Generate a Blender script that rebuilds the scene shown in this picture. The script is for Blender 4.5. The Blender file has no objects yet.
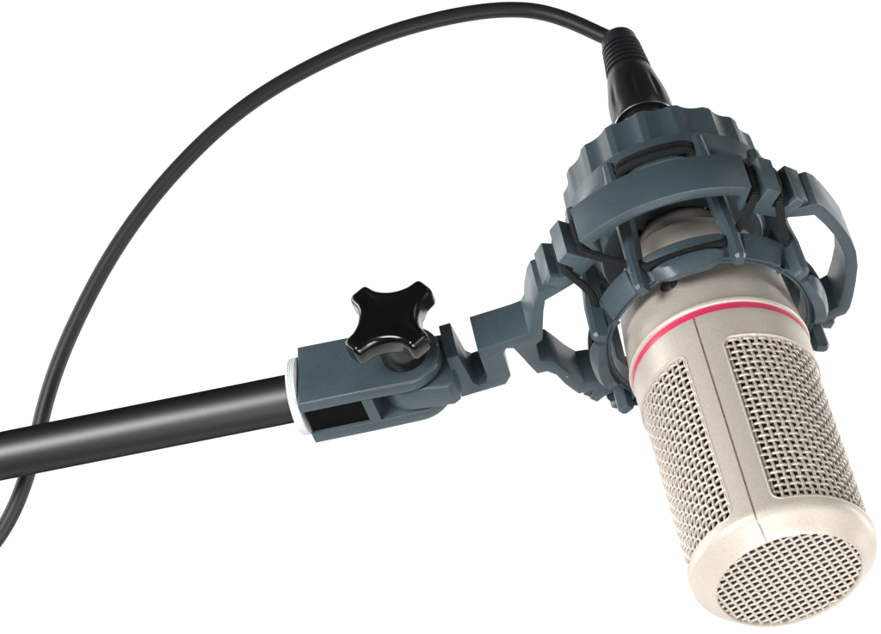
import bpy, bmesh, math, random
from mathutils import Vector, Matrix
random.seed(4)
PI = math.pi
R = math.radians
SC = bpy.context.scene
COL = SC.collection
EYE = 1.4                      # camera height in the studio (m)

# ------------------------------------------------------------------ camera
cam = bpy.data.cameras.new('camera')
cam.sensor_fit = 'HORIZONTAL'; cam.sensor_width = 36.0
cam.lens = 36.0 * 3000.0 / 881.0
cam.clip_start = 0.05; cam.clip_end = 50
camo = bpy.data.objects.new('camera', cam); COL.objects.link(camo)
camo.location = (0, 0, EYE); camo.rotation_euler = (R(90), 0, 0)
SC.camera = camo

# ------------------------------------------------------------------ studio light
w = bpy.data.worlds.new('World'); SC.world = w; w.use_nodes = True
w.node_tree.nodes['Background'].inputs[0].default_value = (1.0, 1.0, 1.0, 1)
w.node_tree.nodes['Background'].inputs[1].default_value = 0.03

def area(name, loc, target, sx, sy, power, col=(1, 1, 1)):
    l = bpy.data.lights.new(name, 'AREA'); l.shape = 'RECTANGLE'
    l.size = sx; l.size_y = sy; l.energy = power; l.color = col
    o = bpy.data.objects.new(name, l); COL.objects.link(o)
    o.location = loc
    o.rotation_euler = (Vector(target) - Vector(loc)).to_track_quat('-Z', 'Y').to_euler()
    return o
SUBJ = (0.0, 0.9, EYE)
area('key_softbox', (0.11, 0.42, EYE - 0.33), (0.09, 0.84, EYE - 0.05), 0.30, 0.22, 2.0, (1.0, 0.99, 0.98))
area('low_softbox', (0.30, 0.42, EYE - 0.46), (0.1, 0.85, EYE - 0.06), 0.36, 0.3, 1.3, (1.0, 0.995, 0.985))
area('upper_softbox', (-0.46, 0.36, EYE + 0.12), (-0.06, 0.9, EYE), 0.34, 0.26, 5.2, (0.98, 0.99, 1.0))
area('top_softbox', (0.55, 0.75, EYE + 0.8), SUBJ, 0.5, 0.4, 0.8, (0.97, 0.99, 1.0))
area('side_softbox', (0.75, 0.30, EYE - 0.20), SUBJ, 0.3, 0.5, 1.5)
# two lamps wash the white backdrop only; they face away from the microphone
area('backdrop_lamp', (-1.7, 1.5, EYE + 0.2), (-0.5, 2.6, EYE), 0.5, 1.6, 43)
area('backdrop_lamp', (1.7, 1.5, EYE + 0.2), (0.5, 2.6, EYE), 0.5, 1.6, 43)

SC.view_settings.view_transform = 'Standard'
SC.view_settings.look = 'None'
SC.view_settings.exposure = 0.12
SC.view_settings.gamma = 1.0

# ------------------------------------------------------------------ materials
def mat(name, base, rough=0.5, metal=0.0, spec=0.5, grain=0.0, grain_scale=900, bump=0.0, bump_scale=900,
        mottle=0.0, mottle_scale=60, rough_var=0.0, coat=0.0, tint=None, dust=0.0, dust_col=(.3, .29, .27)):
    m = bpy.data.materials.new(name); m.use_nodes = True
    nt = m.node_tree; N = nt.nodes; L = nt.links
    b = N['Principled BSDF']
    b.inputs['Base Color'].default_value = (*base, 1)
    b.inputs['Roughness'].default_value = rough
    b.inputs['Metallic'].default_value = metal
    b.inputs['Specular IOR Level'].default_value = spec
    if tint: b.inputs['Specular Tint'].default_value = (*tint, 1)
    if coat: b.inputs['Coat Weight'].default_value = coat; b.inputs['Coat Roughness'].default_value = 0.08
    tc = N.new('ShaderNodeTexCoord')
    col = None
    def noise(scale, detail=2.0):
        n = N.new('ShaderNodeTexNoise'); n.inputs['Scale'].default_value = scale
        n.inputs['Detail'].default_value = detail
        L.new(tc.outputs['Object'], n.inputs['Vector']); return n
    def mixin(fac_node, amount, prev):
        mr = N.new('ShaderNodeMapRange'); mr.inputs[1].default_value = 0.3; mr.inputs[2].default_value = 0.7
        mr.inputs[3].default_value = 1 - amount; mr.inputs[4].default_value = 1 + amount
        L.new(fac_node.outputs[0], mr.inputs[0])
        mx = N.new('ShaderNodeMix'); mx.data_type = 'RGBA'; mx.blend_type = 'MULTIPLY'; mx.inputs[0].default_value = 1
        if prev is None: mx.inputs[6].default_value = (*base, 1)
        else: L.new(prev, mx.inputs[6])
        L.new(mr.outputs[0], mx.inputs[7]); return mx.outputs[2]
    if grain: col = mixin(noise(grain_scale, 3), grain, col)
    if mottle: col = mixin(noise(mottle_scale, 4), mottle, col)
    if dust:
        v = N.new('ShaderNodeTexVoronoi'); v.inputs['Scale'].default_value = 210; L.new(tc.outputs['Object'], v.inputs['Vector'])
        lt = N.new('ShaderNodeMath'); lt.operation = 'LESS_THAN'; lt.inputs[1].default_value = 0.075; L.new(v.outputs['Distance'], lt.inputs[0])
        sp = N.new('ShaderNodeSeparateColor'); L.new(v.outputs['Color'], sp.inputs[0])
        gt = N.new('ShaderNodeMath'); gt.operation = 'GREATER_THAN'; gt.inputs[1].default_value = 1 - dust; L.new(sp.outputs[0], gt.inputs[0])
        mu = N.new('ShaderNodeMath'); mu.operation = 'MULTIPLY'; L.new(lt.outputs[0], mu.inputs[0]); L.new(gt.outputs[0], mu.inputs[1])
        mx = N.new('ShaderNodeMix'); mx.data_type = 'RGBA'; L.new(mu.outputs[0], mx.inputs[0])
        if col: L.new(col, mx.inputs[6])
        else: mx.inputs[6].default_value = (*base, 1)
        mx.inputs[7].default_value = (*dust_col, 1); col = mx.outputs[2]
    if col: L.new(col, b.inputs['Base Color'])
    if rough_var:
        n = noise(mottle_scale * 1.7, 3); mr = N.new('ShaderNodeMapRange')
        mr.inputs[1].default_value = .3; mr.inputs[2].default_value = .7
        mr.inputs[3].default_value = rough - rough_var; mr.inputs[4].default_value = rough + rough_var
        L.new(n.outputs[0], mr.inputs[0]); L.new(mr.outputs[0], b.inputs['Roughness'])
    if bump:
        n = noise(bump_scale, 2); bp = N.new('ShaderNodeBump')
        bp.inputs['Strength'].default_value = bump; bp.inputs['Distance'].default_value = 0.0003
        L.new(n.outputs[0], bp.inputs['Height']); L.new(bp.outputs[0], b.inputs['Normal'])
    return m

def braid(name, base, nu, nv, rough=0.8, depth=0.0004, bright=0.5, spec=0.3):
    """woven cover, from the tube's own UVs (u along it in mm, v round it)"""
    m = mat(name, base, rough, spec=spec); nt = m.node_tree; N = nt.nodes; L = nt.links; b = N['Principled BSDF']
    uv = N.new('ShaderNodeUVMap'); uv.uv_map = 'UVMap'
    sep = N.new('ShaderNodeSeparateXYZ'); L.new(uv.outputs[0], sep.inputs[0])
    def mth(op, a, c=None):
        n = N.new('ShaderNodeMath'); n.operation = op
        for i, s in enumerate((a, c)):
            if s is None: continue
            if isinstance(s, (int, float)): n.inputs[i].default_value = s
            else: L.new(s, n.inputs[i])
        return n.outputs[0]
    u = mth('MULTIPLY', sep.outputs[0], nu); v = mth('MULTIPLY', sep.outputs[1], nv)
    s1 = mth('SINE', mth('MULTIPLY', mth('ADD', u, v), 2 * PI)); s2 = mth('SINE', mth('MULTIPLY', mth('SUBTRACT', u, v), 2 * PI))
    h = mth('ADD', mth('MULTIPLY', mth('MULTIPLY', s1, s2), 0.5), 0.5)
    bp = N.new('ShaderNodeBump'); bp.inputs['Strength'].default_value = 1; bp.inputs['Distance'].default_value = depth
    L.new(h, bp.inputs['Height']); L.new(bp.outputs[0], b.inputs['Normal'])
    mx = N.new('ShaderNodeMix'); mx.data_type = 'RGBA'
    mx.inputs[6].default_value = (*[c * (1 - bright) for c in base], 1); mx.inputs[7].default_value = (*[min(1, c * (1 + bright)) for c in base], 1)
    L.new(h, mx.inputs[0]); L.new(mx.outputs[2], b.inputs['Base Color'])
    return m

M = {}
M['slate'] = mat('slate_plastic', (0.056, 0.080, 0.094), 0.38, spec=0.45, grain=0.10, grain_scale=1500, bump=0.10, bump_scale=1800,
                 mottle=0.12, mottle_scale=45, rough_var=0.07, dust=0.18)
M['satin'] = mat('champagne_satin_metal', (0.60, 0.535, 0.465), 0.44, metal=0.25, spec=0.28, grain=0.11, grain_scale=2600, bump=0.06, bump_scale=2600, dust=0.10, dust_col=(.9, .88, .86))
M['wire'] = mat('nickel_wire', (0.64, 0.58, 0.51), 0.40, metal=0.35, spec=0.5, grain=0.05, grain_scale=1200)
M['void'] = mat('pocket_shade_black', (0.003, 0.003, 0.003), 0.75, spec=0.08)  # shade inside the fork's pocket, put in as black colour
M['bronze'] = mat('dark_bronze', (0.10, 0.088, 0.075), 0.45, metal=.2, grain=.1)
M['red'] = mat('red_enamel', (0.78, 0.035, 0.135), 0.36, grain=0.03)
M['core'] = mat('dark_fill_brown', (0.085, 0.074, 0.063), 0.7, spec=0.2, mottle=0.4, mottle_scale=300)  # dark tone for the added cylinder that blackens the mesh holes
M['knob'] = mat('gloss_black_plastic', (0.004, 0.004, 0.0045), 0.19, spec=0.6, bump=0.03, bump_scale=500, rough_var=0.03)
M['pole'] = mat('black_painted_tube', (0.095, 0.095, 0.096), 0.47, metal=1.0, tint=(0.04, 0.04, 0.04), grain=0.04, grain_scale=1500, bump=0.012, bump_scale=1500)
M['rubber'] = mat('dark_rubber', (0.015, 0.0165, 0.0175), 0.48, spec=0.4, grain=0.12, grain_scale=1200, bump=0.05, bump_scale=1500)
M['xlr'] = mat('black_plastic', (0.012, 0.012, 0.0125), 0.34, spec=0.45, grain=0.1, bump=0.05)
M['steel'] = mat('bright_steel', (0.45, 0.45, 0.45), 0.35, metal=1.0)
M['cord'] = braid('black_braided_elastic', (0.013, 0.014, 0.015), 0.8, 4, 0.8, 0.0003, 0.4)
M['knurl'] = braid('white_knurled_plastic', (0.88, 0.90, 0.91), 0.8, 60, 0.6, 0.0004, 0.10)
M['white'] = mat('white_backdrop_paper', (0.85, 0.85, 0.85), 0.9, spec=0.1, mottle=0.01, mottle_scale=3)

# ------------------------------------------------------------------ mesh helpers (all in millimetres)
def to_obj(name, bm, m, parent=None, smooth=38, flip_check=True):
    if flip_check: bmesh.ops.recalc_face_normals(bm, faces=bm.faces)
    bmesh.ops.scale(bm, vec=(.001,) * 3, verts=bm.verts)
    me = bpy.data.meshes.new(name); bm.to_mesh(me); bm.free()
    me.polygons.foreach_set('use_smooth', [True] * len(me.polygons))
    me.set_sharp_from_angle(angle=R(smooth))
    me.materials.append(M[m])
    o = bpy.data.objects.new(name, me); COL.objects.link(o)
    if parent: o.parent = parent
    return o

def cyl(phi, r, h):
    """cylindrical: phi degrees from the front (towards +x), radius, height -> local Blender coords"""
    a = R(phi); return Vector((r * math.sin(a), -r * math.cos(a), h))

def sheet(bm, rows, close_u=False, close_v=False):
    vs = [[bm.verts.new(p) for p in row] for row in rows]
    nr = len(vs); nc = len(vs[0])
    for i in range(nr if close_u else nr - 1):
        for j in range(nc if close_v else nc - 1):
            q = (vs[i][j], vs[(i + 1) % nr][j], vs[(i + 1) % nr][(j + 1) % nc], vs[i][(j + 1) % nc])
            try: bm.faces.new(q)
            except ValueError: pass
    return vs

def lathe(bm, prof, n=96, rfun=None, closed=False, off=(0, 0)):
    rows = []
    for i in range(n):
        ph = 360 * i / n
        rows.append([cyl(ph, rfun(ph, r, h) if rfun else r, h) + Vector((off[0], off[1], 0)) for r, h in prof])
    return sheet(bm, rows, True, closed)

def smooth_path(P, sub=8):
    P = [Vector(p) for p in P]; out = []
    for i in range(len(P) - 1):
        p0 = P[i - 1] if i else P[0] * 2 - P[1]
        p1, p2 = P[i], P[i + 1]
        p3 = P[i + 2] if i + 2 < len(P) else P[-1] * 2 - P[-2]
        for k in range(sub):
            t = k / sub
            out.append(0.5 * ((2 * p1) + (p2 - p0) * t + (2 * p0 - 5 * p1 + 4 * p2 - p3) * t * t + (3 * p1 - p0 - 3 * p2 + p3) * t ** 3))
    out.append(P[-1]); return out

def smooth_loop(P, sub=8):
    P = [Vector(p) for p in P]; n = len(P); out = []
    for i in range(n):
        p0, p1, p2, p3 = P[i - 1], P[i], P[(i + 1) % n], P[(i + 2) % n]
        for k in range(sub):
            t = k / sub
            out.append(0.5 * ((2 * p1) + (p2 - p0) * t + (2 * p0 - 5 * p1 + 4 * p2 - p3) * t * t + (3 * p1 - p0 - 3 * p2 + p3) * t ** 3))
    return out

def tube(bm, P, r, n=12, closed=False, caps=True, uv=True, up=None):
    P = [Vector(p) for p in P]; N = len(P)
    if uv and not bm.loops.layers.uv.get('UVMap'): bm.loops.layers.uv.new('UVMap')
    T = []
    for i in range(N):
        if closed: t = P[(i + 1) % N] - P[i - 1]
        else: t = P[min(i + 1, N - 1)] - P[max(i - 1, 0)]
        T.append(t.normalized())
    nrm = (up or Vector((0.31, 0.27, 0.91)));
    nrm = (nrm - T[0] * nrm.dot(T[0])).normalized()
    rows = []; Ls = [0]
    frames = []
    for i in range(N):
        nrm = (nrm - T[i] * nrm.dot(T[i])).normalized(); frames.append(nrm.copy())
    rr = r if callable(r) else (lambda i: r)
    for i in range(N):
        b = T[i].cross(frames[i])
        rows.append([P[i] + (frames[i] * math.cos(2 * PI * j / n) + b * math.sin(2 * PI * j / n)) * rr(i) for j in range(n)])
        if i: Ls.append(Ls[-1] + (P[i] - P[i - 1]).length)
    vs = [[bm.verts.new(p) for p in row] for row in rows]
    lay = (bm.loops.layers.uv.get('UVMap') or bm.loops.layers.uv.new('UVMap')) if uv else None
    total = Ls[-1] + (P[0] - P[-1]).length
    for i in range(N if closed else N - 1):
        i2 = (i + 1) % N; L2 = Ls[i2] if i2 else total
        for j in range(n):
            j2 = (j + 1) % n
            f = bm.faces.new((vs[i][j], vs[i2][j], vs[i2][j2], vs[i][j2]))
            if uv:
                for lp, c in zip(f.loops, ((Ls[i], j / n), (L2, j / n), (L2, (j + 1) / n), (Ls[i], (j + 1) / n))): lp[lay].uv = c
    if caps and not closed:
        bm.faces.new(vs[0][::-1]); bm.faces.new(vs[-1])

def arcprism(bm, sect, n=24):
    """sect: list of (phi, [(r,h),...]) cross-sections with equal counts -> closed solid"""
    rows = [[cyl(ph, r, h) for r, h in s] for ph, s in sect]
    vs = sheet(bm, rows, False, True)
    bm.faces.new(vs[0][::-1]); bm.faces.new(vs[-1])

def bevel_all(bm, wdt, seg=2, ang=30):
    bmesh.ops.recalc_face_normals(bm, faces=bm.faces)
    ed = [e for e in bm.edges if len(e.link_faces) == 2 and e.calc_face_angle(0) > R(ang)]
    bmesh.ops.bevel(bm, geom=ed, offset=wdt, segments=seg, profile=0.5, affect='EDGES', clamp_overlap=True)

def loft(bm, A, B):
    """closed solid between two equal point loops"""
    a = [bm.verts.new(p) for p in A]; b = [bm.verts.new(p) for p in B]; n = len(a)
    for i in range(n): bm.faces.new((a[i], a[(i + 1) % n], b[(i + 1) % n], b[i]))
    bm.faces.new(a[::-1]); bm.faces.new(b)

def flat_extrude(loops, z0, z1, bev, seg=2):
    """2-D outline(s) (outer + holes) extruded from z0 to z1 with rounded rims -> bmesh in mm"""
    cu = bpy.data.curves.new('outline', 'CURVE'); cu.dimensions = '2D'; cu.fill_mode = 'BOTH'
    cu.extrude = (z1 - z0) / 2 - bev; cu.bevel_depth = bev; cu.bevel_resolution = seg - 1; cu.offset = -bev
    for lp in loops:
        sp = cu.splines.new('POLY'); sp.points.add(len(lp) - 1)
        for p, q in zip(sp.points, lp): p.co = (q[0], q[1], 0, 1)
        sp.use_cyclic_u = True
    o = bpy.data.objects.new('outline', cu); COL.objects.link(o)
    bpy.context.view_layer.update()
    me = bpy.data.meshes.new_from_object(o.evaluated_get(bpy.context.evaluated_depsgraph_get()))
    bm = bmesh.new(); bm.from_mesh(me)
    bpy.data.objects.remove(o); bpy.data.curves.remove(cu); bpy.data.meshes.remove(me)
    bmesh.ops.remove_doubles(bm, verts=bm.verts, dist=1e-4)
    bmesh.ops.translate(bm, vec=(0, 0, (z0 + z1) / 2), verts=bm.verts)
    return bm

def merge(dst, src, mtx=None):
    if mtx is not None: bmesh.ops.transform(src, matrix=mtx, verts=src.verts)
    me = bpy.data.meshes.new('tmp'); src.to_mesh(me); src.free(); dst.from_mesh(me); bpy.data.meshes.remove(me)

def roundpoly(P, rad, n=5):
    """round the corners of a polygon; rad may be a number or one per corner"""
    out = []; N = len(P)
    for i in range(N):
        a, b, c = Vector(P[i - 1]), Vector(P[i]), Vector(P[(i + 1) % N])
        r = rad[i] if isinstance(rad, (list, tuple)) else rad
        d1 = (a - b); d2 = (c - b); l1, l2 = d1.length, d2.length
        if r <= 0 or l1 < 1e-6 or l2 < 1e-6: out.append(tuple(b)); continue
        d1 /= l1; d2 /= l2
        ang = math.acos(max(-1, min(1, d1.dot(d2))))
        if ang > R(176): out.append(tuple(b)); continue
        t = min(r / math.tan(ang / 2), l1 * .48, l2 * .48)
        p, q = b + d1 * t, b + d2 * t
        for k in range(n + 1):
            s = k / n
            out.append(tuple(p * (1 - s) ** 2 + b * 2 * s * (1 - s) + q * s * s))
    return out

def thing(name, label, cat, mtx, group=None):
    o = bpy.data.objects.new(name, None); COL.objects.link(o); o.empty_display_size = .02
    o.matrix_world = mtx; o['label'] = label; o['category'] = cat
    if group: o['group'] = group
    return o

# ------------------------------------------------------------------ setting: the white studio backdrop
bm = bmesh.new()
line = [(900, -1396), (1500, -1396), (2000, -1396)]
for k in range(1, 13):
    a = R(90 * k / 12); line.append((2000 + 600 * math.sin(a), -1396 + 600 * (1 - math.cos(a))))
line += [(2600, -200), (2600, 500), (2600, 1700)]
sheet(bm, [[Vector((x, y, z + EYE * 1000)) for (y, z) in line] for x in (-2800, -1400, -500, 500, 1400, 2800)])
bd = to_obj('backdrop', bm, 'white'); bd['kind'] = 'structure'

# ------------------------------------------------------------------ frames
C0 = Vector((0.08197974, 0.87193013, -0.01518285 + EYE))
AX = Vector((0.94983695, -0.08405918, 0.30123717)); AF = Vector((-0.25992896, -0.74781165, 0.61091298)); AU = Vector((-0.17391582, 0.65856798, 0.73214855))
def frame(x=0, f=0, h=0):
    o = C0 + (AX * x + AF * f + AU * h) * .001
    return Matrix(((AX.x, -AF.x, AU.x, o.x), (AX.y, -AF.y, AU.y, o.y), (AX.z, -AF.z, AU.z, o.z), (0, 0, 0, 1)))

# ================================================================== MICROPHONE
SEAM = -7.4
mic = thing('microphone', 'champagne silver microphone with woven metal grilles and a thin red ring, hanging head down',
            'microphone', frame() @ Matrix.Rotation(R(SEAM), 4, 'Z'))
# from here phi = 0 is the seam
RB = 26.5
def win_col(t, d, p0, p1):
    """window outline grown by d mm: t in 0..1 -> phi, top h, bottom h"""
    k = 180 / PI / RB
    s0 = p0 / k - d; s1 = p1 / k + d; top = -10.6 + d; bot = -69.0 - d; rc = 2.6 + max(d, 0)
    nC = 8
    i = t * (2 * nC + 44)
    if i <= nC: a = (i / nC) * PI / 2; s = s0 + rc * (1 - math.cos(a)); dh = rc * (1 - math.sin(a))
    elif i >= nC + 44: a = ((2 * nC + 44 - i) / nC) * PI / 2; s = s1 - rc * (1 - math.cos(a)); dh = rc * (1 - math.sin(a))
    else: s = s0 + rc + (s1 - s0 - 2 * rc) * (i - nC) / 44; dh = 0
    return s * k, top - dh, bot + dh
NT = 61
WIN = [(13.4, 166.6), (193.4, 346.6)]
bm = bmesh.new()
low = [(26.5, -70.3), (26.5, -71.2), (26.38, -72.1), (26.0, -72.9), (25.4, -73.6), (24.6, -74.3), (23.0, -75.9), (21.4, -77.5), (20.9, -77.9), (20.55, -78.0), (20.35, -77.75), (20.3, -77.2), (20.3, -75.0)]
def seam_d(ph):
    d = abs(((ph + 90) % 180) - 90) * PI / 180 * RB
    return 0.8 if d < 0.29 else 0.0
def col_rows(ph, T, B, solid):
    g = seam_d(ph); rows = []
    rows.append((25.7 - g, 0.05)); rows.append((26.25 - g, 0.05)); rows.append((26.45 - g, -0.12))
    for k in range(5): rows.append((RB - g, -0.4 + (T + 0.4) * k / 4))
    for k in range(3): rows.append((RB - g, B + (-70.0 - B) * k / 2))
    for i, (r, h) in enumerate(low):
        kk = 1.0 if i < 6 else 0.7
        rows.append((r - g * kk, h + g * (0 if i < 4 else 0.7)))
    return [cyl(ph, r, h) for r, h in rows]
cols = []       # (phi, T, B, window?)
for wi, (p0, p1) in enumerate(WIN):
    a = p0 - 26.8
    mid = p0 - 13.4
    dq = [-.46, -.34, -.28, .28, .34, .46]
    start = win_col(0, .75, p0, p1)[0]
    for q in (mid - 8, mid - 4): cols.append((q, -13.0, -66.0, None))
    for q in dq: cols.append((mid + q / RB * 180 / PI, -13.0, -66.0, None))
    for q in (mid + 4, mid + 8): cols.append((q, -13.0, -66.0, None))
    for i in range(NT):
        ph, T, B = win_col(i / (NT - 1), .75, p0, p1)
        cols.append((ph, T, B, wi))
vs = [[bm.verts.new(p) for p in col_rows(ph, T, B, True)] for ph, T, B, _ in cols]
nc = len(cols); nr = len(vs[0])
for i in range(nc):
    j = (i + 1) % nc
    inside = cols[i][3] is not None and cols[i][3] == cols[j][3]
    for k in range(nr - 1):
        if inside and k == 7: continue
        bm.faces.new((vs[i][k], vs[j][k], vs[j][k + 1], vs[i][k + 1]))
# window lips: rounded edge rolling into the recess
def win_loop(d, r, p0, p1):
    A = [win_col(i / (NT - 1), d, p0, p1) for i in range(NT)]
    return [cyl(p, r, T) for p, T, B in A] + [cyl(p, r, B) for p, T, B in reversed(A)]
for p0, p1 in WIN:
    sheet(bm, [win_loop(d, r, p0, p1) for d, r in ((.75, 26.5), (.62, 26.62), (.42, 26.66), (.22, 26.55), (.07, 26.3), (0, 25.95), (0, 24.4))], False, True)
bmesh.ops.remove_doubles(bm, verts=bm.verts, dist=0.02)
to_obj('body_shell', bm, 'satin', mic, 32)
# upper housing with its bead
bm = bmesh.new()
lathe(bm, [(25.2, 2.35), (26.3, 2.35), (26.75, 2.6), (27.0, 3.05), (27.05, 3.5), (26.9, 4.0), (26.55, 4.35), (26.42, 4.8), (26.3, 7), (25.95, 12), (25.5, 18), (24.95, 24), (24.2, 30), (22.9, 36), (20.9, 40.5), (18.4, 44), (16.2, 46.2),
           (14.7, 48.2), (14.0, 50), (13.7, 51.5), (13.5, 53), (11, 52.4), (9.5, 60), (8, 84)], 128)
to_obj('upper_housing', bm, 'satin', mic, 30)
bm = bmesh.new()
lathe(bm, [(25.6, -0.2), (26.18, -0.2), (26.22, 0.1), (26.22, 2.3), (26.1, 2.5), (25.6, 2.5)], 128)
to_obj('red_ring', bm, 'red', mic, 40)
# dark cylinder added inside the head to make the mesh holes dark
bm = bmesh.new()
lathe(bm, [(1, -4), (23, -4), (23.7, -8), (23.7, -72.5), (22.5, -73.4), (1, -73.4)], 64)
to_obj('head_dark_fill', bm, 'core', mic)
# side grilles: plain weave of round wires
def grille(p0, p1):
    bm = bmesh.new(); rm = 25.35; wr = 0.47; am = 0.30
    k = 180 / PI / RB
    nA = 32; nH = 27
    s0, s1 = p0 / k, p1 / k; hT, hB = -10.6, -69.0
    pa = (s1 - s0) / (nA - 1 + 0.5); ph_ = (hT - hB) / (nH - 1 + .4)
    ss = [s0 + pa * (.25 + i) for i in range(nA)]; hs = [hT - ph_ * (.2 + i) for i in range(nH)]
    for i, s in enumerate(ss):
        P = []
        n = 6 * nH
        e0, e1 = hT + .25, hB - .25
        js = random.uniform(-.08, .08)
        for q in range(n + 1):
            h = e0 + (e1 - e0) * q / n
            a = (hs[0] - h) / ph_
            P.append(cyl((s + js) * k, rm - .05 + .19 * math.cos(PI * (a + i)), h))
        tube(bm, P, wr, 7, caps=False, uv=False, up=cyl(s * k, 1, 0))
    for j, h in enumerate(hs):
        P = []; n = 7 * nA; jh = random.uniform(-.08, .08)
        for q in range(n + 1):
            s = s0 - .25 + (s1 - s0 + .5) * q / n
            a = (s - ss[0]) / pa
            P.append(cyl(s * k, rm - am * math.cos(PI * (a + j)), h + jh))
        tube(bm, P, wr, 7, caps=False, uv=False, up=Vector((0, 0, 1)))
    to_obj('mesh_grille', bm, 'wire', mic, 80, flip_check=True)
for p0, p1 in WIN: grille(p0, p1)
# end grille: flat weave
bm = bmesh.new(); RG = 20.5; pt = 2.38; z0 = -76.5
n = 9
for i in range(-n, n + 1):
    c = i * pt
    if abs(c) > RG - .6: continue
    L_ = math.sqrt(RG * RG - c * c)
    P = []; Q = []; m_ = max(8, int(L_ * 2 / pt * 6))
    for q in range(m_ + 1):
        s = -L_ + 2 * L_ * q / m_
        P.append(Vector((c, s, z0 - .06 * math.cos(PI * (s / pt + i)) - .30)))
        Q.append(Vector((s, c, z0 + .10 * math.cos(PI * (s / pt + i)) - .10)))
    tube(bm, P, .45, 8, caps=True, uv=False, up=Vector((0, 0, 1))); tube(bm, Q, .45, 8, caps=True, uv=False, up=Vector((0, 0, 1)))
bmesh.ops.rotate(bm, cent=(0, 0, 0), matrix=Matrix.Rotation(R(-4.5), 3, 'Z'), verts=bm.verts)
o = to_obj('end_grille', bm, 'wire', mic, 80)
# recessed slide switch on the front of the housing
bm = bmesh.new()
def on_cone(s, h, lift): 
    r = 25.75 + (16.2 - h) * .075 + lift; return cyl(s / r * 180 / PI - 9.3, r, h)
for (r0, l0, r1, l1) in ((2.9, .02, 2.6, .12), (2.6, .12, 2.3, -.0), (2.3, 0.0, 1.6, 0.03), (1.6, .03, .05, .03)):
    sheet(bm, [[on_cone(r0 * math.cos(2 * PI * k / 32) , 16.2 + .95 * r0 * math.sin(2 * PI * k / 32), l0), on_cone(r1 * math.cos(2 * PI * k / 32), 16.2 + .95 * r1 * math.sin(2 * PI * k / 32), l1)] for k in range(32)], True, False)
bmesh.ops.remove_doubles(bm, verts=bm.verts, dist=.01)
sw = to_obj('recessed_switch', bm, 'bronze', mic)
bm = bmesh.new()
loft(bm, [on_cone(-.2, 17, .05), on_cone(.9, 17, .05), on_cone(.9, 13.6, .05), on_cone(-.2, 13.6, .05)], [on_cone(-.1, 16.9, .4), on_cone(.8, 16.9, .4), on_cone(.8, 13.7, .4), on_cone(-.1, 13.7, .4)])
to_obj('slider', bm, 'bronze', sw)

# ================================================================== SHOCK MOUNT
XM = -2.2
mount = thing('shock_mount', 'slate grey plastic shock mount with scalloped collar, elastic cords and swivel arm, gripping the microphone',
              'shock mount', frame(XM, 0, 0))
CX = 1.7            # the inner cage sits this far right of the frame's centre
H0, H1 = 27.0, 40.5
# ---- outer frame: one flat outline (x, front) extruded along the microphone's axis
def pol(r, a): return (r * math.sin(R(a)), r * math.cos(R(a)))
def quarter():
    """front right quarter, from the arch's middle to the side"""
    o = [pol(48.8, a) for a in (0, 4, 8, 12, 16, 20, 24, 28, 31.9)]
    o += [pol(42.6, 32.6), pol(42.4, 37.0)]                      # first cord slot
    o += [pol(49.2, 37.9), pol(49.0, 43.4)]                      # hook block
    o += [pol(43.0, 43.8), pol(43.0, 48.0)]                      # second cord slot
    return o
def wedge(): return [pol(45.0, 49.6), pol(48.3, 50.3), pol(48.6, 56.4), pol(46.6, 57.0)]
q = quarter()
side_r = [(37.0, 26.6), (42.6, 26.2), (44.4, 23.8), (46.2, 19.0), (48.0, 13.0), (49.6, 6.6), (50.2, 0)]
fr = q + wedge()[:2] + [(38.9, 28.4), (38.2, 27.2)] + side_r          # right front, going clockwise
fb = [(x, -y) for x, y in reversed(fr[:-1])]                           # right back
lf = [(-x, y) for x, y in q] + [(-x, y) for x, y in (wedge()[:2] + [(38.9, 28.4), (38.2, 27.2)])] + [(-36.6, 25.8), (-42.0, 25.5), (-43.8, 22.9), (-45.8, 17.8), (-47.3, 12.2), (-48.9, 9.9)]
# the arm: block, fold, thin slab (x measured from the frame's centre)
arm = [(-52, 9.6), (-58, 9.6), (-65.0, 9.7), (-65.3, 4), (-65.4, -3.6), (-66.6, -6.2), (-68.6, -6.3), (-70.0, -4.2), (-71.0, 9.9), (-74.6, 10.0), (-74.9, -9.2), (-61.0, -9.6), (-58.6, -6.5), (-58.4, 0), (-58.2, 4.0), (-56.8, 6.1), (-55.0, 5.2), (-53.8, 1.0), (-52.4, -4.7), (-51.1, -9.3), (-48.0, -9.8), (-45.9, -12.6), (-44.4, -18.0), (-41.6, -24.4), (-37.0, -24.9)]
lb = [(-x, -y) for x, y in reversed(q + wedge()[:2] + [(38.9, 28.4), (38.0, 27.2)])]
outer = fr + fb + lb[::1]
# assemble one loop: front middle -> right -> back middle -> left back -> arm -> left front
outer = fr + fb[:-1] + [(0, -48.8)]
left_front = lf                                # front middle -> left side
left_back = [(-x, -y) for x, y in (q + wedge()[:2] + [(38.9, 28.4), (38.0, 27.2)])]     # back middle -> left side
outer += left_back[1:] + list(reversed(arm)) + list(reversed(left_front[1:]))
inner = [pol(45.0, a) for a in (0, 6, 12, 18, 24, 29)] + [pol(43.8, 30), pol(39.2, 31.5), pol(38.8, 37), pol(39.0, 44), (31.6, 24.7), (36.6, 22.9), (40.9, 21.5), (43.2, 16.0), (45.3, 9.5), (46.6, 0)]
inR = inner + [(x, -y) for x, y in reversed(inner[:-1])]
inL_f = [(-x, y) for x, y in inner[:-3]] + [(-42.6, 16.9), (-44.6, 9.7), (-45.3, 7.2), (-46.0, 5.0), (-48.6, 3.4), (-48.6, -3.9), (-45.2, -6.0), (-43.3, -10.3), (-41.1, -15.8), (-38.8, -20.2), (-35.4, -21.0)]
inL_b = [(-x, -y) for x, y in inner[1:11]]
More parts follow.
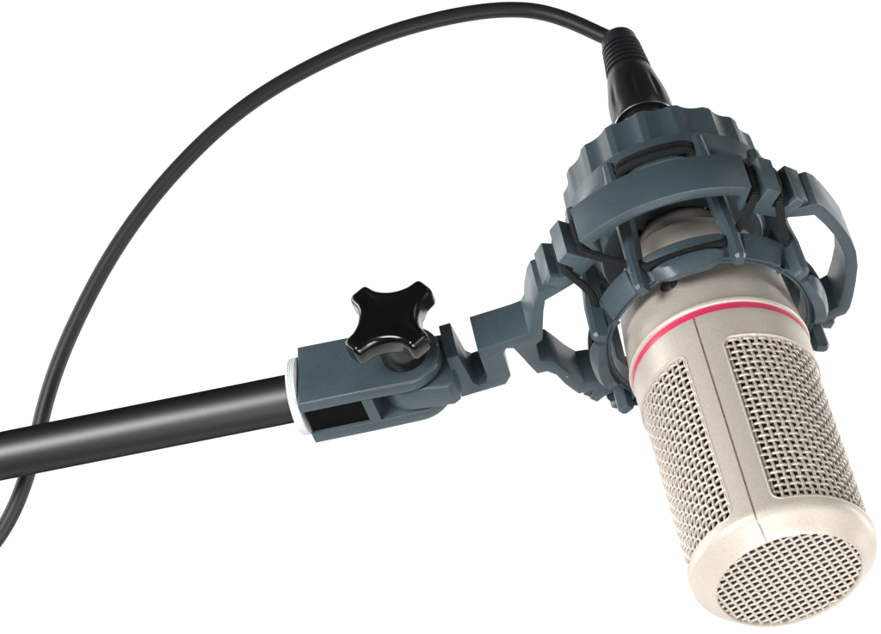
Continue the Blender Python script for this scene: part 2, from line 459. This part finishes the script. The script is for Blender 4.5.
inner_loop = inR[:-1] + [(0, -45.0)] + inL_b + list(reversed(inL_f))[:-1]
bm = flat_extrude([outer, inner_loop], H0, H1, 0.45)
bmesh.ops.transform(bm, matrix=Matrix(((1, 0, 0, 0), (0, -1, 0, 0), (0, 0, 1, 0), (0, 0, 0, 1))), verts=bm.verts)
# the tongue that enters the swivel fork, a disc with its axis towards the front
tz = 33.9; ang = -8.1
ca, sa = math.cos(R(8.1)), math.sin(R(8.1))
PV = (-91.5 - XM, 34.2)
def clv(u, v, y):   # swivel frame -> mount local (Blender)
    return Vector((PV[0] + u * ca + v * sa, -y, PV[1] - u * sa + v * ca))
CM = Matrix(((ca, sa, 0, PV[0]), (0, 0, -1, 0), (-sa, ca, 0, PV[1]), (0, 0, 0, 1)))   # (u, v, y) -> local
tl = [(2.5 + 10.3 * math.cos(R(a)), 10.3 * math.sin(R(a))) for a in range(90, 271, 10)] + [(8, -10.6), (14.2, -11.0), (16.2, -9.6), (16.6, -7), (16.8, 6.0), (14, 9.4)]
merge(bm, flat_extrude([tl], -4.7, 4.7, 0.9, 3), CM)
fr_o = to_obj('outer_frame', bm, 'slate', mount, 34)
# raised flat teeth beside the slots
for sx in (-1, 1):
    for sy in (1, -1):
        bm = bmesh.new()
        W = wedge(); W = [W[0], W[1], W[2], pol(44.2, 58.0), pol(42.6, 51)]
        A = [Vector((sx * x, -sy * y, H0 + 1.2)) for x, y in W]; B = [Vector((sx * x, -sy * y, H1 + .6)) for x, y in W]
        loft(bm, A, B); bevel_all(bm, .35, 2)
        to_obj('stop_tooth', bm, 'slate', fr_o, 34)

# ---- inner cage
bm = bmesh.new()
NOTCH = [s_ * a for a in (29.2, 55.3, 124.7, 150.8) for s_ in (-1, 1)]
def notched(ph, r, h):
    if h > 19 or r < 31: return r
    p = (ph + 180) % 360 - 180
    return r - 2.3 if any(abs(p - q) < 1.9 for q in NOTCH) else r
lathe(bm, [(33.8, 22.6), (33.95, 22.3), (33.15, 18.75), (33.05, 18.6), (32.1, 15.2), (31.8, 14.7), (31.2, 14.6), (30.95, 15.1), (30.6, 15.1), (30.3, 14.6), (29.7, 14.6), (29.4, 15), (29.4, 22.3), (29.7, 22.6)], 480, notched, closed=True, off=(CX, 0))
# upper ring and the funnel round the microphone's neck
lathe(bm, [(29.5, 68.0), (30.6, 66.2), (31.0, 66.0), (32.6, 65.6), (32.9, 65.2), (32.7, 60.0), (32.2, 58.2), (31.8, 57.6), (30.2, 57.4), (29.2, 58.2), (27.4, 56.5), (25.4, 52), (24.9, 49.2), (24.6, 48.8), (24.0, 48.8), (23.0, 49.3), (20, 50.2), (16.6, 51.4), (15.1, 52.2), (14.8, 53), (14.7, 56), (14.7, 68)], 120, closed=True, off=(CX, 0))
cage = to_obj('inner_cage', bm, 'slate', mount, 34)
POSTS = [s * a for a in (24.5, 60.0, 120.0, 155.5) for s in (-1, 1)]
OFF = Matrix.Translation((CX, 0, 0))
for ph in POSTS:
    bm = bmesh.new()
    def sec(rc, h, wt, dp, sl=0.0):
        a = R(ph); rad = Vector((math.sin(a), -math.cos(a), 0)); tan = Vector((math.cos(a), math.sin(a), 0)); c = rad * rc + Vector((0, 0, h))
        return [c + tan * (wt / 2) - rad * (dp / 2), c + tan * (wt / 2) + rad * (dp * .28), c + tan * (wt * .22) + rad * (dp / 2), c - tan * (wt * .22) + rad * (dp / 2), c - tan * (wt / 2) + rad * (dp * .28), c - tan * (wt / 2) - rad * (dp / 2)]
    secs = [sec(32.5, 63.4, 2.2, 2.0), sec(32.8, 62.6, 3.3, 3.6), sec(33.0, 58, 3.6, 4.0), sec(33.2, 50, 5.0, 4.2), sec(34.0, 30, 4.6, 4.4), sec(34.9, 22.5, 3.7, 4.6), sec(35.3, 11.2, 3.5, 4.4), sec(35.2, 10.2, 2.6, 3.4)]
    vs = sheet(bm, secs, False, True); bm.faces.new(vs[0][::-1]); bm.faces.new(vs[-1])
    bmesh.ops.transform(bm, matrix=OFF, verts=bm.verts)
    to_obj('post', bm, 'slate', cage, 26)
def lug(ph0, hlow, flip):
    bm = bmesh.new(); sect = []
    for k in range(25):
        t = -1 + 2 * k / 24; ph = ph0 + 18.2 * t
        e = max(0, (abs(t) - .35) / .65)
        ro = 35.9 - 1.2 * e ** 3; hb = 10.4 + 3.0 * e ** 2
        s = [(31.2, 15.7), (ro - .35, 15.6), (ro, 15.3), (ro, 14.9), (ro - .2, min(14.5, hb + 3.0)), (34.9 - 1.0 * e, hb + .9), (34.4 - 1.0 * e, hb), (32.4, hb + .3), (31.2, hb + .9)]
        if flip: s = [(r - 2.6, 70.4 - h) for r, h in s]
        sect.append((ph, s))
    arcprism(bm, sect)
    bmesh.ops.transform(bm, matrix=OFF, verts=bm.verts)
    to_obj('cord_lug', bm, 'slate', cage, 16)
for a in (0, 90, 180, 270): lug(a, 10, False); lug(a, 10, True)

# ---- scalloped collar on top
bm = bmesh.new()
def scal(ph, r, h):
    if r < 27: return r
    p = ((ph + 10) % 20) - 10        # ridge at 0
    a = abs(p)
    d = 0 if a < 2.3 else 1.2 * (1 - ((10 - a) / 7.7) ** 2)
    return r - d
lathe(bm, [(12, 79.0), (20, 80.0), (28.4, 80.5), (29.6, 80.45), (30.25, 80.0), (30.5, 79.3), (30.75, 72), (30.9, 67.4), (30.6, 66.8), (26.0, 66.5), (12, 66.5)], 360, scal, closed=True, off=(CX, 0))
to_obj('clamping_collar', bm, 'slate', mount, 15)

# ---- elastic cords: four endless loops woven between frame and cage
def cord(phc):
    P = []
    def add(a, r, h, c=True):
        p = cyl(a, r, h); P.append(p + Vector((CX, 0, 0)) if c else p)
    front = phc in (0, 180)
    sl = 34.8 if front else 90 - 46.2
    en = 24 if front else 29
    # lower lug, left to right
    for k in (-15.5, -8, 0, 8, 15.5): add(phc + k, 34.6, 16.9 + .6 * (k / 15.5) ** 2)
    add(phc + 19.5, 34.5, 18.1)
    add(phc + en - .5, 34.0, 21.0)
    add(phc + (en + sl) / 2 + 1, 36.8, 23.6)
    add(phc + sl, 44.6, 27.2, False); add(phc + sl, 45.6, 30, False); add(phc + sl, 46.2, 34, False); add(phc + sl, 45.6, 39, False); add(phc + sl - .6, 43.0, 43.2, False)
    add(phc + en + 2.5, 36.0, 46.5); add(phc + en, 33.2, 51); add(phc + 21.5, 32.6, 55); add(phc + 18.6, 33.4, 57.2)
    for k in (14, 7, 0, -7, -14): add(phc + k, 33.9, 57.4)
    add(phc - 18.6, 33.4, 57.2); add(phc - 21.5, 32.6, 55); add(phc - en, 33.2, 51); add(phc - en - 2.5, 36.0, 46.5)
    add(phc - sl + .6, 43.0, 43.2, False); add(phc - sl, 45.6, 39, False); add(phc - sl, 46.2, 34, False); add(phc - sl, 45.6, 30, False); add(phc - sl, 44.6, 27.2, False)
    add(phc - (en + sl) / 2 - 1, 36.8, 23.6); add(phc - en + .5, 34.0, 21.0); add(phc - 19.5, 34.5, 18.1)
    bm = bmesh.new()
    tube(bm, smooth_loop(P, 7), 1.24, 12, closed=True)
    Q = [cyl(phc + k, 33.9, 59.9) for k in (-16, -8, 0, 8, 16)] + [cyl(phc + 19.6, 33.5, 58.7)] + [cyl(phc + k, 33.3, 57.6) for k in (16, 8, 0, -8, -16)] + [cyl(phc - 19.6, 33.5, 58.7)]
    tube(bm, smooth_loop([q + Vector((CX, 0, 0)) for q in Q], 7), 1.05, 12, closed=True)
    to_obj('elastic_cord', bm, 'cord', mount, 60)
for a in (0, 90, 180, 270): cord(a)

# ---- swivel fork
U0 = 2.5
def plate_outline(rad):
    o = [(-30.8, 11.5), (-30.8, -11.2)] + [(-12, -11.0)]
    o += [(U0 + rad * math.cos(R(a)), rad * math.sin(R(a))) for a in range(-90, 91, 9)]
    return o + [(-12, 11.4)]
bm = flat_extrude([plate_outline(11.1)], 5.2, 9.75, 1.0, 4)
merge(bm, flat_extrude([plate_outline(10.6)], -9.75, -5.4, 0.5, 2))
merge(bm, flat_extrude([[(-30.6, 11.2), (-30.6, 8.0), (-12.2, 8.0), (-12.2, -10.7), (-8.9, -10.7), (-8.9, 11.2)]], -5.6, 5.4, 0.2, 1))
bmesh.ops.transform(bm, matrix=CM, verts=bm.verts)
fork = to_obj('swivel_fork', bm, 'slate', mount, 34)
bm = flat_extrude([[(-30.3, 7.9), (-30.3, -10.0), (-12.3, -9.8), (-12.3, 7.9)]], -5.35, 5.15, 0.2, 1)  # added black block, stands in for the dark inside the fork's pocket
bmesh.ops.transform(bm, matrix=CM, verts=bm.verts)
to_obj('pocket_dark_fill', bm, 'void', fork, 34)
# ---- clamping knob: four-lobed star
def star(inset=0.0, sc=1.0, n=160):
    P = []
    rt, wt_, waist = 15.6, 12.5, 9.3                        # tip radius, half width in degrees, hollow radius
    raw = []; rads = []
    A = Vector((rt * math.cos(R(wt_)), rt * math.sin(R(wt_))))
    # circle through both tip corners and the hollow's middle, its centre on the 45 degree line
    k = A.x * math.cos(R(45)) + A.y * math.sin(R(45))
    dc = (rt * rt - waist * waist) / (2 * (k - waist)); rc_ = dc - waist
    Wc = Vector((dc * math.cos(R(45)), dc * math.sin(R(45))))
    a0 = math.atan2(A.y - Wc.y, A.x - Wc.x); half = (a0 - R(225) + PI) % (2 * PI) - PI
    for q in range(4):
        base = R(38 + 90 * q); c_, s_ = math.cos(base), math.sin(base); L1 = []
        L1.append((Vector((A.x, -A.y)), 3.2)); L1.append((A.copy(), 3.2))
        for i in range(7, 26):
            a = R(225) + half * (1 - 2 * i / 32); L1.append((Wc + Vector((math.cos(a), math.sin(a))) * rc_, 0))
        for p, r_ in L1: raw.append((p.x * c_ - p.y * s_, p.x * s_ + p.y * c_)); rads.append(r_)
    P = [Vector(p) for p in roundpoly(raw, rads, 7)]
    n = len(P)
    if inset:
        Q = []
        for i in range(n):
            t = (P[(i + 1) % n] - P[i - 1]).normalized(); Q.append(P[i] + Vector((-t.y, t.x)) * inset)
        P = Q
    return [p * sc for p in P]
KZ = 4.0
bm = bmesh.new(); rows = []
for ins, z in ((2.0, 17.6), (1.0, 17.75), (.35, 18.3), (0, 19.2), (0.0, 22.9), (.08, 23.6), (.28, 24.3), (.6, 24.85), (1.0, 25.2), (1.45, 25.42), (1.9, 25.5)):
    rows.append([Vector((p.x, p.y, z + KZ)) for p in star(ins)])
base = star(1.9)
for k, z in ((.96, 25.46), (.85, 25.2), (.7, 24.95), (.5, 24.75), (.3, 24.65), (.05, 24.6)): rows.append([Vector((p.x * k, p.y * k, z + KZ)) for p in base])
vs = sheet(bm, rows, False, True); bm.faces.new(vs[-1]); bm.faces.new(vs[0][::-1])
lathe(bm, [(0.5, 9.6), (6.6, 9.6), (6.9, 10.2), (7.0, 14), (7.2, 18.2 + KZ), (.5, 18.2 + KZ)], 48)
bmesh.ops.transform(bm, matrix=CM @ Matrix.Translation((U0 + .4, 0, 0)), verts=bm.verts)
to_obj('clamp_knob', bm, 'knob', mount, 50)

# ================================================================== BOOM POLE
pole = thing('boom_pole', 'straight matt black tube with a white knurled ring, running into the swivel fork', 'boom pole',
             frame(XM))
def onpole(u): return clv(u, 0, 0)
bm = bmesh.new()
P = [onpole(u) for u in (-33, -60, -100, -160, -240, -330, -420)]
tube(bm, P, 7.45, 64)
bmesh.ops.bevel(bm, geom=[e for e in bm.edges if e.calc_face_angle(0) > 1], offset=.5, segments=2, affect='EDGES')
to_obj('tube', bm, 'pole', pole, 40)
bm = bmesh.new()
prof = [(-31.0, 7.3), (-31.0, 11.3), (-31.3, 11.9), (-33.5, 11.9), (-34.0, 11.4), (-34.2, 9.5), (-34.2, 7.3)]
tube(bm, [onpole(u) for u, _ in prof], lambda i: prof[i][1], 96, caps=False)
ring = to_obj('locking_ring', bm, 'knurl', pole, 30)
ring['label'] = 'white knurled ring at the pole end'

# ================================================================== CABLE
cable = thing('microphone_cable', 'dark grey cable arching from the black plug above the collar down behind the pole', 'cable', frame(0.1))
bm = bmesh.new()
# plug shell, open at the bottom so the bright socket rim shows
def flute(ph, r, h):
    if not (108.5 < h < 117.5) or r < 7.5: return r
    return r - 0.55 * max(0, math.cos(R(ph * 8))) ** 3
lathe(bm, [(8.5, 98), (8.55, 103.0), (9.7, 103.0), (9.95, 103.5), (10.0, 106), (9.95, 109), (9.75, 112.0), (9.3, 115.2), (8.7, 118.4), (8.1, 121.5), (7.6, 124.4), (7.35, 124.8), (6.0, 124.9)], 128, flute)
pl = to_obj('plug', bm, 'xlr', cable, 40)
bm = bmesh.new()
prof = [(5.5, 124.8), (7.2, 124.8)]
rad = lambda h: 7.25 - (h - 124.8) * (1.65 / 18.0)
h = 126.2
prof.append((rad(h), h))
for k in range(6):
    a = 126.4 + k * 2.05
    prof += [(rad(a) - .1, a), (rad(a) - .75, a + .25), (rad(a) - .75, a + .65), (rad(a) + .12, a + .85), (rad(a) + .2, a + 1.3), (rad(a), a + 1.95)]
prof += [(5.95, 139.5), (5.65, 142.3), (5.2, 143.1), (4.2, 143.5), (2.4, 143.6)]
lathe(bm, prof, 64)
to_obj('strain_relief', bm, 'rubber', pl, 50)
bm = bmesh.new()
lathe(bm, [(9.70, 102.9), (10.0, 102.9), (10.08, 103.1), (10.0, 103.3), (9.70, 103.3)], 96, closed=True)
to_obj('plug_rim', bm, 'steel', pl, 40)
bm = bmesh.new()
lathe(bm, [(.5, 78), (8.6, 78), (8.6, 99), (8.2, 103.6), (.5, 103.6)], 64)
to_obj('socket', bm, 'xlr', pl, 40)
# the cord itself: points in the room (m), measured from the mount's own axes, then brought into local space
inv = frame(0.1).inverted()
CP = [(601, 36, 967.5), (578, 23, 970), (545, 12, 973), (523, 9.3, 974), (490, 9.5, 974), (448, 16.6, 973), (404, 27.6, 972), (360, 43, 970), (308, 67.6, 967), (264, 92, 964), (220, 125, 961), (185, 160, 958), (155, 193, 956), (122, 237, 953), (99, 276, 951), (81.5, 310, 949), (64, 347, 947), (48.7, 389, 945), (40.3, 423, 944), (34, 452, 944), (26, 479, 943), (15.5, 508, 942), (0, 536, 941), (-20, 560, 940), (-50, 584, 940), (-90, 600, 942), (-150, 612, 945), (-260, 640, 952), (-380, 700, 962), (-480, 800, 975), (-540, 940, 985)]
pts = [Vector((0, 0, 138)), Vector((0.2, 0, 141.5))]
for x, y, d in CP:
    p = Vector(((x - 440.5) / 3000 * d, d, (317 - y) / 3000 * d)) * .001 + Vector((0, 0, EYE))
    pts.append((inv @ p) * 1000)
bm = bmesh.new()
path = smooth_path(pts, 8)
for it in range(50):
    path = [path[0], path[1]] + [path[i] * .5 + (path[i - 1] + path[i + 1]) * .25 for i in range(2, len(path) - 1)] + [path[-1]]
tube(bm, path, 2.6, 24)
to_obj('cable_jacket', bm, 'rubber', cable, 60)
